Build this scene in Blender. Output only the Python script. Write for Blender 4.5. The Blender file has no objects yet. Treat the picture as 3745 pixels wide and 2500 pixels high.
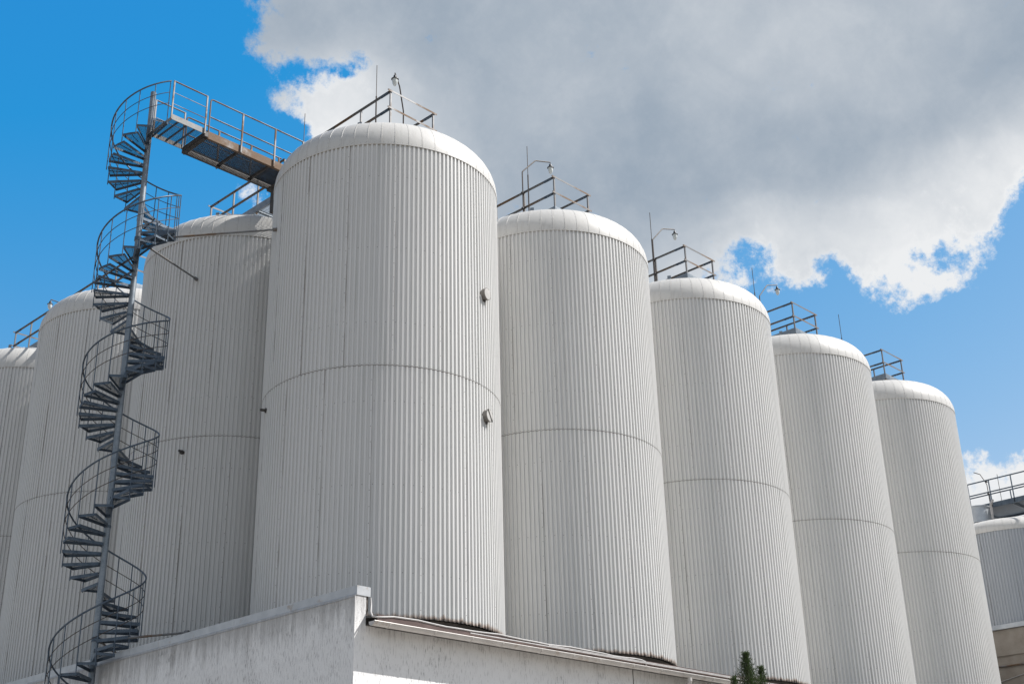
import bpy, math, random
from mathutils import Vector, Matrix
R = math.radians
SC = bpy.context.scene
COL = SC.collection
random.seed(7)

# ------------------------------------------------------------------ camera
CAM_R, CAM_U, CAM_F = (0.69988,-0.713874,-0.023478), (-0.272907,-0.297644,0.914839), (0.660068,0.63387,0.403137)
CAM_POS = (-19.784, -23.634, 1.7)
cd = bpy.data.cameras.new('camera'); cam = bpy.data.objects.new('camera', cd); COL.objects.link(cam)
cd.sensor_fit = 'HORIZONTAL'; cd.sensor_width = 36.0; cd.lens = 45.247
cd.clip_start = 0.1; cd.clip_end = 3000
mw = Matrix.Identity(4)
for i in range(3):
    mw[i][0] = CAM_R[i]; mw[i][1] = CAM_U[i]; mw[i][2] = -CAM_F[i]; mw[i][3] = CAM_POS[i]
cam.matrix_world = mw
SC.camera = cam
SC.view_settings.view_transform = 'Standard'; SC.view_settings.look = 'None'
SC.view_settings.gamma = 1.0; SC.view_settings.use_curve_mapping = False
SC.view_settings.exposure = 0.30
try:
    SC.cycles.max_bounces = 8; SC.cycles.transparent_max_bounces = 24
    SC.cycles.use_denoising = True
except Exception: pass

# ------------------------------------------------------------------ sun
SUN_AZ, SUN_EL = R(-42.5), R(49)
SUN = Vector((math.cos(SUN_EL)*math.cos(SUN_AZ), math.cos(SUN_EL)*math.sin(SUN_AZ), math.sin(SUN_EL)))
sl = bpy.data.lights.new('sun', 'SUN'); sl.energy = 4.95; sl.angle = R(0.53); sl.color = (1.0, 0.97, 0.935)
so = bpy.data.objects.new('sun', sl); COL.objects.link(so); so.location = (20, -20, 60)
so.rotation_euler = (-SUN).to_track_quat('-Z', 'Y').to_euler()

# ------------------------------------------------------------------ node helper
class NT:
    def __init__(s, tree): s.t = tree; s.n = tree.nodes; s.n.clear()
    def node(s, typ, **kw):
        nd = s.n.new(typ)
        for k, v in kw.items():
            if k.startswith('_'): setattr(nd, k[1:], v)
        for k, v in kw.items():
            if not k.startswith('_'):
                sock = nd.inputs[int(k[1:])] if (k[0] == 'i' and k[1:].isdigit()) else nd.inputs[k.replace('__', ' ')]
                s.put(sock, v)
        return nd
    def put(s, sock, v):
        if isinstance(v, bpy.types.NodeSocket): s.t.links.new(v, sock)
        elif isinstance(v, bpy.types.Node): s.t.links.new(v.outputs[0], sock)
        else:
            if sock.type == 'RGBA' and hasattr(v, '__len__') and len(v) == 3: v = (*v, 1.0)
            sock.default_value = v
    def m(s, op, a, b=None, c=None, clamp=False):
        kw = {'_operation': op, '_use_clamp': clamp, 'i0': a}
        if b is not None: kw['i1'] = b
        if c is not None: kw['i2'] = c
        return s.node('ShaderNodeMath', **kw).outputs[0]
    def vm(s, op, a, b=None, c=None):
        kw = {'_operation': op, 'i0': a}
        if b is not None: kw['i1'] = b
        if c is not None: kw['i2'] = c
        nd = s.node('ShaderNodeVectorMath', **kw)
        return nd.outputs['Value'] if op in ('DOT_PRODUCT', 'LENGTH') else nd.outputs[0]
    def mix(s, f, a, b):
        nd = s.node('ShaderNodeMix', _data_type='RGBA')
        s.put(nd.inputs[0], f); s.put(nd.inputs[6], a); s.put(nd.inputs[7], b)
        return nd.outputs[2]
    def noise(s, vec, scale, detail=4, rough=0.55, dist=0.0):
        nd = s.node('ShaderNodeTexNoise', Scale=scale, Detail=detail, Roughness=rough, Distortion=dist)
        if vec is not None: s.put(nd.inputs['Vector'], vec)
        return nd.outputs['Fac']
    def sstep(s, x, lo, hi):
        return s.node('ShaderNodeMapRange', _interpolation_type='SMOOTHSTEP', i0=x, i1=lo, i2=hi, i3=0.0, i4=1.0).outputs[0]
    def lin(s, x, lo, hi, a, b):
        return s.node('ShaderNodeMapRange', i0=x, i1=lo, i2=hi, i3=a, i4=b).outputs[0]
    def scale(s, vec, xyz): return s.node('ShaderNodeMapping', Vector=vec, Scale=xyz).outputs[0]

# ------------------------------------------------------------------ sky (world)
CLOUD_X = [0.0,0.1132,0.2151,0.2453,0.2585,0.2721,0.2857,0.2992,0.3128,0.3264,0.34,0.3536,0.3672,0.3808,0.3943,0.4189,0.4717,0.5472,0.6151,0.6604,0.686,0.7117,0.7374,0.763,0.7887,0.8143,0.84,0.8657,0.8913,0.917,0.9426,1.0]
CLOUD_Y = [0.0,0.1,0.1187,0.1373,0.156,0.1747,0.1933,0.212,0.2307,0.2493,0.268,0.2867,0.3053,0.324,0.3667,0.3933,0.4153,0.4373,0.4593,0.4813,0.5033,0.5253,0.5473,0.5693,0.5913,0.6733,0.7667,0.7867,0.8067,0.8333,1.0]
CLOUD = { 'cov': ([[-0.684,1.079,-0.578,0.292,0.261,-0.268,0.114,0.102,0.013,-0.13,-0.032,-0.058],[-0.684,1.079,-0.578,0.292,0.261,-0.268,0.114,0.102,0.013,-0.13,-0.032,-0.058],[-0.684,1.079,-0.578,0.292,0.261,-0.268,0.114,0.102,0.013,-0.13,-0.032,-0.058],[-0.654,1.068,-0.573,0.323,0.229,-0.237,0.031,0.002,0.002,-0.021,0.039,0.027],[-0.455,1.032,-0.488,0.363,-0.095,-0.071,-0.266,-0.277,-0.075,0.318,0.05,0.239],[-0.143,0.984,-0.327,0.295,-0.598,0.127,-0.353,-0.276,-0.033,0.212,0.046,0.012],[0.133,0.99,-0.085,0.009,-0.892,0.179,-0.152,-0.03,0.002,-0.064,0.092,-0.26],[0.298,1.033,0.146,-0.337,-0.802,0.133,0.101,0.266,-0.083,-0.164,-0.131,0.073],[0.343,1.083,0.321,-0.551,-0.255,-0.026,0.156,0.17,-0.074,-0.011,-0.213,0.121],[0.421,1.079,0.427,-0.627,0.205,-0.052,0.134,0.136,-0.058,0.078,-0.001,0.096],[0.512,1.022,0.433,-0.512,0.444,0.085,-0.069,0.097,-0.066,0.178,0.216,-0.005],[0.599,0.933,0.368,-0.318,0.454,0.276,-0.206,0.126,-0.053,0.059,0.149,-0.105],[0.733,0.782,0.272,-0.12,0.428,0.343,-0.119,-0.047,-0.027,-0.037,-0.045,-0.07],[0.926,0.444,0.031,0.039,0.254,0.192,-0.113,-0.317,0.135,-0.065,-0.163,-0.065],[1.033,0.118,-0.25,0.035,0.056,0.053,-0.108,-0.172,0.028,-0.106,0.014,-0.105],[1.088,-0.117,-0.456,-0.097,-0.013,-0.267,0.103,0.043,0.021,0.265,-0.07,-0.048],[1.082,-0.168,-0.48,-0.202,-0.018,-0.333,-0.045,0.021,-0.01,0.127,-0.024,0.006],[1.073,-0.229,-0.504,-0.333,-0.023,-0.388,-0.23,-0.044,-0.105,-0.105,0.035,0.047],[1.064,-0.265,-0.514,-0.417,-0.025,-0.398,-0.339,-0.118,-0.207,-0.288,0.067,0.051],[1.081,-0.011,-0.383,0.049,-0.003,-0.075,0.21,-0.015,-0.013,0.192,-0.08,-0.12],[1.053,0.221,-0.207,0.293,0.006,0.248,0.083,0.07,0.382,0.029,-0.032,-0.024],[1.054,0.186,-0.229,0.239,0.001,0.189,0.004,0.097,0.411,-0.053,0.049,0.154],[1.086,-0.001,-0.383,0.083,-0.002,-0.073,0.268,0.007,0.006,0.253,-0.078,-0.093],[1.071,0.188,-0.244,0.341,0.018,0.31,0.428,-0.124,-0.1,-0.083,0.066,0.108],[1.066,0.206,-0.224,0.352,0.021,0.378,0.424,-0.188,-0.177,-0.205,0.085,0.105],[1.073,-0.091,-0.419,-0.101,-0.005,-0.13,0.061,-0.135,-0.221,-0.091,0.006,-0.046],[1.069,-0.058,-0.393,-0.07,-0.011,-0.149,-0.042,0.011,0.064,0.014,-0.003,0.03],[0.969,0.029,0.051,0.284,-0.062,-0.12,-0.471,0.337,0.385,-0.158,0.061,0.064],[0.892,-0.247,0.439,0.679,-0.165,-0.299,0.076,0.467,-0.164,0.178,0.06,-0.007],[0.804,0.042,0.77,0.881,-0.029,-0.001,-0.094,0.153,-0.382,-0.072,0.065,-0.014],[0.605,0.378,1.191,0.53,0.288,-0.163,-0.374,-0.192,-0.085,-0.02,-0.279,0.015],[0.288,0.553,1.453,-0.033,-0.257,-0.728,0.415,-0.389,0.294,-0.056,0.149,-0.019]],
  [[1.098,0.185,0.441,-0.322,-0.302,0.085,-0.02,0.098,-0.099,0.05,-0.05,0.033],[1.098,0.178,0.444,-0.326,-0.286,0.082,-0.007,0.111,-0.095,0.034,-0.064,0.031],[1.099,0.177,0.444,-0.327,-0.284,0.082,-0.005,0.113,-0.095,0.031,-0.066,0.031],[1.097,0.188,0.438,-0.318,-0.306,0.084,-0.027,0.089,-0.102,0.065,-0.042,0.05],[1.094,0.208,0.427,-0.303,-0.349,0.09,-0.066,0.046,-0.112,0.118,0.007,0.052],[1.064,0.12,0.368,-0.141,-0.316,0.022,-0.11,-0.177,-0.024,0.161,0.081,0.019],[1.009,-0.113,0.29,0.094,-0.202,-0.17,0.001,-0.368,0.161,-0.004,-0.049,0.085],[0.973,-0.274,0.238,0.257,-0.122,-0.286,0.069,-0.495,0.289,-0.136,-0.108,0.038],[1.022,-0.188,0.335,0.038,0.061,-0.182,0.115,-0.238,0.21,-0.146,-0.007,-0.075],[1.08,-0.025,0.439,-0.228,0.115,-0.031,0.132,0.075,0.067,-0.144,0.029,-0.157],[1.082,-0.062,0.443,-0.246,0.374,-0.026,0.134,0.112,0.058,-0.052,0.229,-0.075],[1.061,-0.185,0.355,-0.142,0.641,0.049,0.042,0.139,0.019,-0.009,0.227,-0.064],[1.024,-0.332,0.23,0.028,0.786,0.107,-0.051,0.102,-0.006,-0.022,-0.077,0.065],[0.98,-0.473,0.083,0.221,0.789,0.165,-0.165,0.038,-0.021,-0.053,-0.306,-0.009],[0.852,-0.595,-0.32,0.623,0.241,0.277,-0.491,-0.22,-0.105,0.282,0.116,0.105],[0.811,-0.614,-0.429,0.593,-0.284,0.297,-0.351,-0.088,-0.042,0.085,0.109,-0.103],[0.791,-0.645,-0.467,0.461,-0.509,0.293,-0.118,0.178,0.049,-0.193,-0.019,-0.241],[0.753,-0.754,-0.508,0.361,-0.373,0.208,0.164,0.317,0.16,-0.268,-0.034,0.072],[0.648,-0.904,-0.55,0.234,-0.049,0.077,0.482,0.088,-0.065,-0.155,0.092,0.244],[0.483,-0.985,-0.564,-0.006,0.053,-0.104,0.521,-0.193,-0.431,0.051,0.032,0.038],[0.379,-1.018,-0.577,-0.192,0.002,-0.28,0.35,-0.069,-0.208,0.317,-0.123,-0.232],[0.313,-1.036,-0.549,-0.261,-0.046,-0.415,-0.041,0.296,0.388,0.304,-0.022,0.06],[0.084,-1.054,-0.439,-0.484,-0.045,-0.446,-0.357,0.169,0.187,0.017,0.036,0.069],[-0.214,-1.054,-0.276,-0.673,-0.019,-0.236,-0.415,-0.108,-0.126,-0.209,0.001,-0.061],[-0.505,-1.037,-0.073,-0.709,0.001,0.147,-0.292,-0.222,-0.263,-0.302,0.037,0.053],[-0.817,-0.985,0.233,-0.475,0.022,0.847,0.09,0.012,0.176,0.125,-0.117,0.025],[-0.754,-0.94,0.539,-0.245,-0.04,0.397,0.2,-0.165,0.213,0.093,0.044,-0.031],[-0.69,-0.915,0.753,0.002,-0.068,0.124,0.144,-0.1,0.134,0.056,0.072,-0.025],[-0.628,-0.892,0.96,0.246,-0.092,-0.135,0.074,-0.029,0.051,0.013,0.081,-0.014],[-0.579,-0.88,1.105,0.478,-0.08,-0.249,-0.047,0.09,-0.214,0.001,-0.092,-0.015],[-0.551,-0.882,1.131,0.562,-0.096,-0.303,-0.139,0.287,-0.168,-0.018,-0.007,0.048]]),
 'bri': ([[-0.71,0.058,-0.35,-0.093,-0.401,0.099],[-0.72,0.129,-0.323,-0.107,-0.352,0.059],[-0.66,0.123,0.007,0.036,-0.121,-0.012],[-0.665,0.094,0.168,0.149,-0.173,0.009],[-0.677,0.114,0.212,0.185,-0.196,0.007],[-0.687,0.146,0.235,0.202,-0.185,-0.011],[-0.695,0.196,0.229,0.197,-0.135,-0.028],[-0.71,0.278,0.162,0.172,-0.05,-0.02],[-0.731,0.407,0.039,0.132,0.124,0.036],[-0.745,0.514,-0.056,0.077,0.22,0.019],[-0.743,0.547,-0.093,0.023,0.149,-0.076],[-0.739,0.548,-0.174,0.009,0.09,-0.004],[-0.715,0.511,-0.163,-0.006,0.092,0.041],[-0.684,0.469,-0.104,-0.026,0.128,0.043],[-0.647,0.4,-0.044,-0.046,0.095,0.007],[-0.567,0.207,0.039,-0.1,-0.067,-0.086],[-0.444,-0.019,-0.06,-0.232,-0.074,-0.036],[-0.449,-0.01,-0.318,-0.327,-0.073,0.114],[-0.456,-0.196,-0.29,-0.31,-0.001,-0.047],[-0.554,-0.249,-0.37,-0.159,0.026,-0.071],[-0.654,-0.324,-0.376,0.096,0.055,-0.299],[-0.73,-0.337,-0.286,0.282,0.015,0.004],[-0.725,-0.361,-0.34,0.203,0.083,-0.09],[-0.697,-0.387,-0.288,0.052,0.073,-0.035],[-0.73,-0.389,-0.181,0.049,0.055,0.095],[-0.794,-0.452,-0.036,0.155,0.119,0.115],[-0.843,-0.5,0.143,0.16,0.11,0.142],[-0.889,-0.469,0.28,0.067,0.01,0.113],[-0.919,-0.342,0.437,-0.072,-0.001,-0.057],[-0.915,-0.215,0.486,-0.208,0.003,-0.106],[-0.93,-0.058,0.456,-0.343,-0.022,-0.146],[-0.845,-0.078,0.145,-0.382,0.224,0.169]],
  [[-0.435,-0.042,-0.244,-0.075,-0.188,0.003],[-0.379,-0.107,-0.344,-0.029,-0.235,0.012],[-0.373,-0.118,-0.354,-0.009,-0.256,0.009],[-0.376,-0.108,-0.359,0.013,-0.263,0.0],[-0.391,-0.062,-0.366,0.034,-0.229,-0.005],[-0.413,0.011,-0.371,0.053,-0.18,0.008],[-0.442,0.097,-0.376,0.052,-0.11,0.047],[-0.5,0.251,-0.388,0.041,0.064,0.088],[-0.568,0.412,-0.365,0.026,0.226,0.092],[-0.608,0.507,-0.292,-0.004,0.24,0.066],[-0.623,0.599,-0.215,-0.025,0.181,0.047],[-0.628,0.676,-0.123,-0.055,0.089,-0.009],[-0.648,0.683,0.02,-0.118,-0.018,-0.143],[-0.685,0.617,0.186,-0.15,-0.101,-0.221],[-0.746,0.455,0.42,-0.082,-0.232,-0.097],[-0.79,0.322,0.482,0.007,-0.22,0.077],[-0.835,0.17,0.384,0.164,-0.123,0.166],[-0.862,0.055,0.289,0.253,-0.06,0.169],[-0.887,-0.054,0.201,0.273,0.001,0.129],[-0.904,-0.148,0.106,0.268,0.049,0.024],[-0.912,-0.216,0.033,0.26,0.072,-0.092],[-0.918,-0.278,-0.016,0.247,0.094,-0.146],[-0.916,-0.313,-0.048,0.207,0.102,-0.141],[-0.904,-0.318,-0.065,0.146,0.09,-0.112],[-0.886,-0.305,-0.073,0.079,0.068,-0.086],[-0.843,-0.259,-0.045,-0.139,0.019,-0.047],[-0.865,-0.3,0.082,-0.314,0.054,0.001],[-0.871,-0.31,0.095,-0.329,0.061,0.025],[-0.875,-0.316,0.099,-0.337,0.064,0.046],[-0.876,-0.318,0.091,-0.336,0.064,0.071],[-0.838,-0.252,-0.063,-0.234,0.027,0.1]]),
}

W = bpy.data.worlds.new('World'); SC.world = W; W.use_nodes = True
t = NT(W.node_tree)
out = t.node('ShaderNodeOutputWorld')
bg = t.node('ShaderNodeBackground', Strength=0.081)
t.put(out.inputs[0], bg.outputs[0])
dirv = t.node('ShaderNodeTexCoord').outputs['Generated']
sky = t.node('ShaderNodeTexSky', _sky_type='NISHITA')
sky.sun_disc = False
sky.sun_elevation = math.asin(SUN.z); sky.sun_rotation = math.atan2(SUN.x, SUN.y)
sky.altitude = 200; sky.air_density = 1.0; sky.dust_density = 0.6; sky.ozone_density = 1.6
skyc = t.node('ShaderNodeHueSaturation', Hue=0.497, Saturation=1.32, Value=1.0, Fac=1.0, Color=sky.outputs[0]).outputs[0]
# deep polarised blue
skyc0 = skyc
skyc = t.vm('MAXIMUM', t.vm('MULTIPLY_ADD', skyc, (4.1, 1.69, 0.54), (-1.37, 0.76, 5.28)), (0.24, 0.5, 1.0))
# the cloud bank stands in one part of the sky: axes of that part, fixed in the world
SKY_R, SKY_U, SKY_F = CAM_R, CAM_U, CAM_F
FPX = 4706.99 * 2349 / 3745
warp1 = t.node('ShaderNodeTexNoise', Vector=dirv, Scale=9.0, Detail=5.0, Roughness=0.6).outputs['Color']
warp2 = t.node('ShaderNodeTexNoise', Vector=dirv, Scale=38.0, Detail=5.0, Roughness=0.62).outputs['Color']
wv = t.vm('ADD', t.vm('MULTIPLY', t.vm('SUBTRACT', warp1, (.5,.5,.5)), (.022,.022,.022)), t.vm('MULTIPLY', t.vm('SUBTRACT', warp2, (.5,.5,.5)), (.02,.02,.02)))
dw = t.vm('ADD', dirv, wv)
def skyuv(d):
    f = t.m('MAXIMUM', t.vm('DOT_PRODUCT', d, SKY_F), 0.05)
    px = t.m('MULTIPLY_ADD', t.m('DIVIDE', t.vm('DOT_PRODUCT', d, SKY_R), f), FPX, 1174.5)
    py = t.m('MULTIPLY_ADD', t.m('DIVIDE', t.vm('DOT_PRODUCT', d, SKY_U), f), -FPX, 784.0)
    return t.lin(px, -150, 2500, 0, 1), t.lin(py, -150, 1350, 0, 1)
def ramps(rows, coord, stops):
    n = len(rows); k = len(rows[0]); res = []
    for c0 in range(0, k, 3):
        lo = [min(r[c] for r in rows) for c in range(c0, c0 + 3)]; hi = [max(r[c] for r in rows) for c in range(c0, c0 + 3)]
        nd = t.node('ShaderNodeValToRGB', Fac=coord); cr = nd.color_ramp; cr.interpolation = 'LINEAR'
        while len(cr.elements) < n: cr.elements.new(0.5)
        for i, r in enumerate(rows): cr.elements[i].position = stops[i]
        for i, r in enumerate(rows):
            cr.elements[i].color = [(r[c0 + j] - lo[j]) / (hi[j] - lo[j]) for j in range(3)] + [1]
        res.append(t.vm('MULTIPLY_ADD', nd.outputs[0], [hi[j] - lo[j] for j in range(3)], lo))
    return res
def field(name, uu, vv):
    fu, gv = CLOUD[name]
    acc = None
    for a, b in zip(ramps(fu, uu, CLOUD_X), ramps(gv, vv, CLOUD_Y)):
        d = t.vm('DOT_PRODUCT', a, b); acc = d if acc is None else t.m('ADD', acc, d)
    return acc
uu, vv = skyuv(dw)
cov = field('cov', uu, vv)
uu2, vv2 = skyuv(t.vm('ADD', dirv, t.vm('MULTIPLY', t.vm('SUBTRACT', warp1, (.5,.5,.5)), (.05,.05,.05))))
bri = field('bri', uu2, vv2)
n1 = t.noise(dirv, 42, 9, 0.68); n2 = t.noise(dirv, 7, 5, 0.55)
# beyond that part of the sky: scattered clouds
skyraw = t.node('ShaderNodeHueSaturation', Hue=0.5, Saturation=0.75, Value=1.0, Fac=1.0, Color=sky.outputs[0]).outputs[0]
front = t.sstep(t.vm('DOT_PRODUCT', dirv, SKY_F), 0.70, 0.86)
nb = t.noise(t.vm('ADD', dirv, (0.0, 0.0, 0.0)), 2.6, 7, 0.6)
cov = t.m('ADD', t.m('MULTIPLY', cov, front), t.m('MULTIPLY', t.m('SUBTRACT', 1.0, front), t.m('MULTIPLY', t.m('SUBTRACT', nb, 0.49), 6.0)))
bri = t.m('ADD', t.m('MULTIPLY', bri, front), t.m('MULTIPLY', t.m('SUBTRACT', 1.0, front), 0.30))
cv = t.m('ADD', cov, t.m('MULTIPLY', t.m('SUBTRACT', n1, 0.5), 2.9))
lo = t.m('MULTIPLY_ADD', bri, 0.20, -0.26); hi = t.m('MULTIPLY_ADD', bri, -0.22, 0.70)
alpha = t.sstep(cv, lo, hi)
bb = t.m('ADD', t.m('MULTIPLY_ADD', bri, 1.12, -0.13), t.m('ADD', t.m('MULTIPLY', t.m('SUBTRACT', n1, 0.5), 0.30), t.m('MULTIPLY', t.m('SUBTRACT', n2, 0.5), 0.45)), clamp=True)
n3 = t.noise(t.vm('ADD', dirv, (3.1, 1.7, 0.4)), 15, 6, 0.6, 0.6)
bb = t.m('ADD', bb, t.m('MULTIPLY', t.m('SUBTRACT', n3, 0.5), t.m('MULTIPLY_ADD', bri, 0.55, 0.18)), clamp=True)
edge = t.m('MULTIPLY', t.m('MULTIPLY', t.m('SUBTRACT', 1.0, t.sstep(cv, 0.2, 0.9)), bri), 0.3)
bb = t.m('ADD', bb, edge, clamp=True)
ccol = t.mix(bb, (3.25, 3.95, 4.8), (8.5, 8.65, 8.8))
t.put(bg.inputs[0], t.mix(alpha, t.mix(front, skyraw, skyc), ccol))
# ------------------------------------------------------------------ materials
def new_mat(name):
    m = bpy.data.materials.new(name); m.use_nodes = True
    n = NT(m.node_tree); o = n.node('ShaderNodeOutputMaterial')
    return m, n, o
def principled(n, o, **kw):
    p = n.node('ShaderNodeBsdfPrincipled', **kw); n.put(o.inputs[0], p.outputs[0]); return p

def mat_cladding(nm='white_cladding', c0=(0.645, 0.64, 0.626), c1=(0.705, 0.70, 0.685)):
    m, n, o = new_mat(nm)
    uv = n.node('ShaderNodeUVMap').outputs[0]
    sx = n.node('ShaderNodeSeparateXYZ', i0=uv); u, v = sx.outputs[0], sx.outputs[1]   # u: rib number, v: height
    ob = n.node('ShaderNodeTexCoord').outputs['Object']
    rnd = n.node('ShaderNodeObjectInfo').outputs['Random']
    base = n.mix(n.noise(ob, 0.6, 4), c0, c1)
    # faint rain streaks
    st = n.noise(n.scale(ob, (9, 9, 0.25)), 1.0, 4, 0.6)
    base = n.mix(n.m('MULTIPLY', n.sstep(st, 0.50, 0.75), 0.34), base, (0.42, 0.435, 0.41))
    # sheet joints: every tenth rib
    fs = n.m('FRACT', n.m('DIVIDE', u, 10.0))
    dj = n.m('MULTIPLY', n.m('ABSOLUTE', n.m('SUBTRACT', fs, 0.5)), 10.0)               # 5 at joint
    sheet = n.m('FLOOR', n.m('DIVIDE', u, 10.0))
    jn = n.noise(n.node('ShaderNodeCombineXYZ', i0=n.m('MULTIPLY', sheet, 7.31), i1=n.m('MULTIPLY', v, 0.55), i2=n.m('MULTIPLY', rnd, 40.0)).outputs[0], 1.0, 4, 0.65)
    joint = n.m('MULTIPLY', n.m('GREATER_THAN', dj, 4.92), n.sstep(jn, 0.40, 0.64))
    base = n.mix(n.m('MULTIPLY', joint, 0.5), base, (0.13, 0.10, 0.075))
    # screws: rows every 2 m in each second trough, columns along the joints
    def dot(du, dv, r):  # metres
        return n.m('LESS_THAN', n.m('ADD', n.m('MULTIPLY', du, du), n.m('MULTIPLY', dv, dv)), r * r)
    fu = n.m('MULTIPLY', n.m('SUBTRACT', n.m('FRACT', n.m('MULTIPLY', n.m('ADD', u, 0.7), 0.5)), 0.5), 0.22)
    fv = n.m('MULTIPLY', n.m('SUBTRACT', n.m('FRACT', n.m('MULTIPLY', v, 0.5)), 0.5), 2.0)
    s1 = dot(fu, fv, 0.010)
    gu = n.m('MULTIPLY', n.m('SUBTRACT', n.m('MULTIPLY', n.m('SUBTRACT', fs, 0.5), 10.0), 4.76), 0.11)
    gv = n.m('MULTIPLY', n.m('SUBTRACT', n.m('FRACT', n.m('DIVIDE', v, 0.38)), 0.5), 0.38)
    s2 = dot(gu, gv, 0.010)
    hu = n.m('MULTIPLY', n.m('SUBTRACT', n.m('FRACT', u), 0.25), 0.11)
    s3 = dot(hu, n.m('SUBTRACT', v, 5.93), 0.009)
    base = n.mix(n.m('MULTIPLY', n.m('MAXIMUM', n.m('MAXIMUM', s1, s2), s3), 0.75), base, (0.10, 0.09, 0.08))
    # rust and dirt at the cut edges: bottom and waist lap (v of bottom 0, of lap 5.9)
    rn = n.noise(n.node('ShaderNodeCombineXYZ', i0=n.m('MULTIPLY', u, 0.9), i1=n.m('MULTIPLY', v, 2.0), i2=rnd).outputs[0], 1.3, 4, 0.6)
    d0 = n.m('ADD', v, n.m('MULTIPLY', n.m('SUBTRACT', rn, 0.5), 0.26))
    r0 = n.m('SUBTRACT', 1.0, n.sstep(d0, 0.01, 0.12))
    base = n.mix(n.m('MULTIPLY', r0, 0.9), base, n.mix(n.sstep(d0, 0.0, 0.06), (0.035, 0.022, 0.015), (0.36, 0.24, 0.16)))
    w = n.m('SUBTRACT', v, 5.885)
    r1 = n.m('MULTIPLY', n.m('LESS_THAN', n.m('ABSOLUTE', w), 0.011), n.sstep(rn, 0.22, 0.50))
    base = n.mix(n.m('MULTIPLY', r1, 0.65), base, (0.10, 0.075, 0.055))
    w2 = n.m('MULTIPLY', n.m('LESS_THAN', w, 0.0), n.m('SUBTRACT', 1.0, n.sstep(n.m('MULTIPLY', w, -1.0), 0.0, 0.25)))
    base = n.mix(n.m('MULTIPLY', n.m('MULTIPLY', w2, n.sstep(rn, 0.55, 0.75)), 0.4), base, (0.25, 0.22, 0.19))
    bmp = n.node('ShaderNodeBump', Strength=0.12, Distance=0.02, Height=n.noise(n.scale(ob, (3, 3, 0.8)), 1.0, 3))
    principled(n, o, Base__Color=base, Roughness=n.lin(st, 0.3, 0.7, 0.34, 0.5), Normal=bmp.outputs[0])
    return m
def mat_cap(metal=False):
    m, n, o = new_mat('glossy_cap_metal' if metal else 'white_cap')
    uv = n.node('ShaderNodeUVMap').outputs[0]
    sx = n.node('ShaderNodeSeparateXYZ', i0=uv); u, v = sx.outputs[0], sx.outputs[1]   # u: panel number, v: metres along the curve
    ob = n.node('ShaderNodeTexCoord').outputs['Object']
    c0, c1 = ((0.62, 0.64, 0.67), (0.74, 0.75, 0.77)) if metal else ((0.59, 0.578, 0.553), (0.645, 0.632, 0.606))
    base = n.mix(n.noise(ob, 0.9, 4), c0, c1)
    fu = n.m('MULTIPLY', n.m('SUBTRACT', n.m('FRACT', n.m('ADD', u, 0.5)), 0.5), 0.33)      # metres from the seam
    st = n.noise(n.node('ShaderNodeCombineXYZ', i0=n.m('MULTIPLY', u, 3.0), i1=n.m('MULTIPLY', v, 1.2), i2=0.0).outputs[0], 1.5, 4)
    base = n.mix(n.m('MULTIPLY', n.sstep(st, 0.48, 0.72), 0.25), base, (0.42, 0.40, 0.36))
    line = n.m('LESS_THAN', n.m('ABSOLUTE', n.m('SUBTRACT', fu, 0.0145)), 0.0035)
    base = n.mix(n.m('MULTIPLY', line, 0.35), base, (0.2, 0.17, 0.13))
    dv = n.m('MULTIPLY', n.m('SUBTRACT', n.m('FRACT', n.m('DIVIDE', v, 0.15)), 0.5), 0.15)
    du = n.m('ADD', fu, 0.026)
    d = n.m('LESS_THAN', n.m('ADD', n.m('MULTIPLY', du, du), n.m('MULTIPLY', dv, dv)), 0.0075 ** 2)
    d = n.m('MULTIPLY', d, n.m('LESS_THAN', v, 1.2))
    fu2 = n.m('MULTIPLY', n.m('SUBTRACT', n.m('FRACT', n.m('MULTIPLY', u, 3.0)), 0.5), 0.11)
    dv2 = n.m('SUBTRACT', v, 0.05)
    d2 = n.m('LESS_THAN', n.m('ADD', n.m('MULTIPLY', fu2, fu2), n.m('MULTIPLY', dv2, dv2)), 0.0075 ** 2)
    base = n.mix(n.m('MULTIPLY', n.m('MAXIMUM', d, d2), 0.8), base, (0.16, 0.13, 0.10))
    bmp = n.node('ShaderNodeBump', Strength=0.25, Distance=0.03, Height=n.noise(ob, 2.2, 2))
    principled(n, o, Base__Color=base, Roughness=0.24 if metal else 0.46, Metallic=0.75 if metal else 0.0, Normal=bmp.outputs[0])
    return m
def mat_galv(name, dark=False, rust=0.0):
    m, n, o = new_mat(name)
    ob = n.node('ShaderNodeTexCoord').outputs['Object']
    sp = n.node('ShaderNodeTexVoronoi', Vector=ob, Scale=55.0).outputs['Color']
    spl = n.m('ADD', n.m('MULTIPLY', n.node('ShaderNodeSeparateColor', i0=sp).outputs[0], 0.22), n.m('MULTIPLY', n.noise(ob, 5, 5), 0.78))
    a, b = ((0.055, 0.078, 0.108), (0.125, 0.16, 0.20)) if dark else ((0.165, 0.195, 0.225), (0.285, 0.32, 0.355))
    base = n.mix(n.sstep(spl, 0.25, 0.75), a, b)
    if rust > 0:
        rn = n.noise(ob, 1.7, 5, 0.6)
        base = n.mix(0.62, base, (0.135, 0.115, 0.098))
        rm = n.sstep(rn, 0.62 - 0.32 * rust, 0.74 - 0.2 * rust)
        base = n.mix(rm, base, n.mix(n.noise(ob, 14, 3), (0.15, 0.085, 0.045), (0.22, 0.16, 0.115)))
        rough = n.lin(rm, 0, 1, 0.45, 0.8)
    else: rough = n.lin(spl, 0.2, 0.8, 0.36, 0.56)
    principled(n, o, Base__Color=base, Roughness=rough, Metallic=0.45 if rust < .3 else 0.2)
    return m
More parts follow.
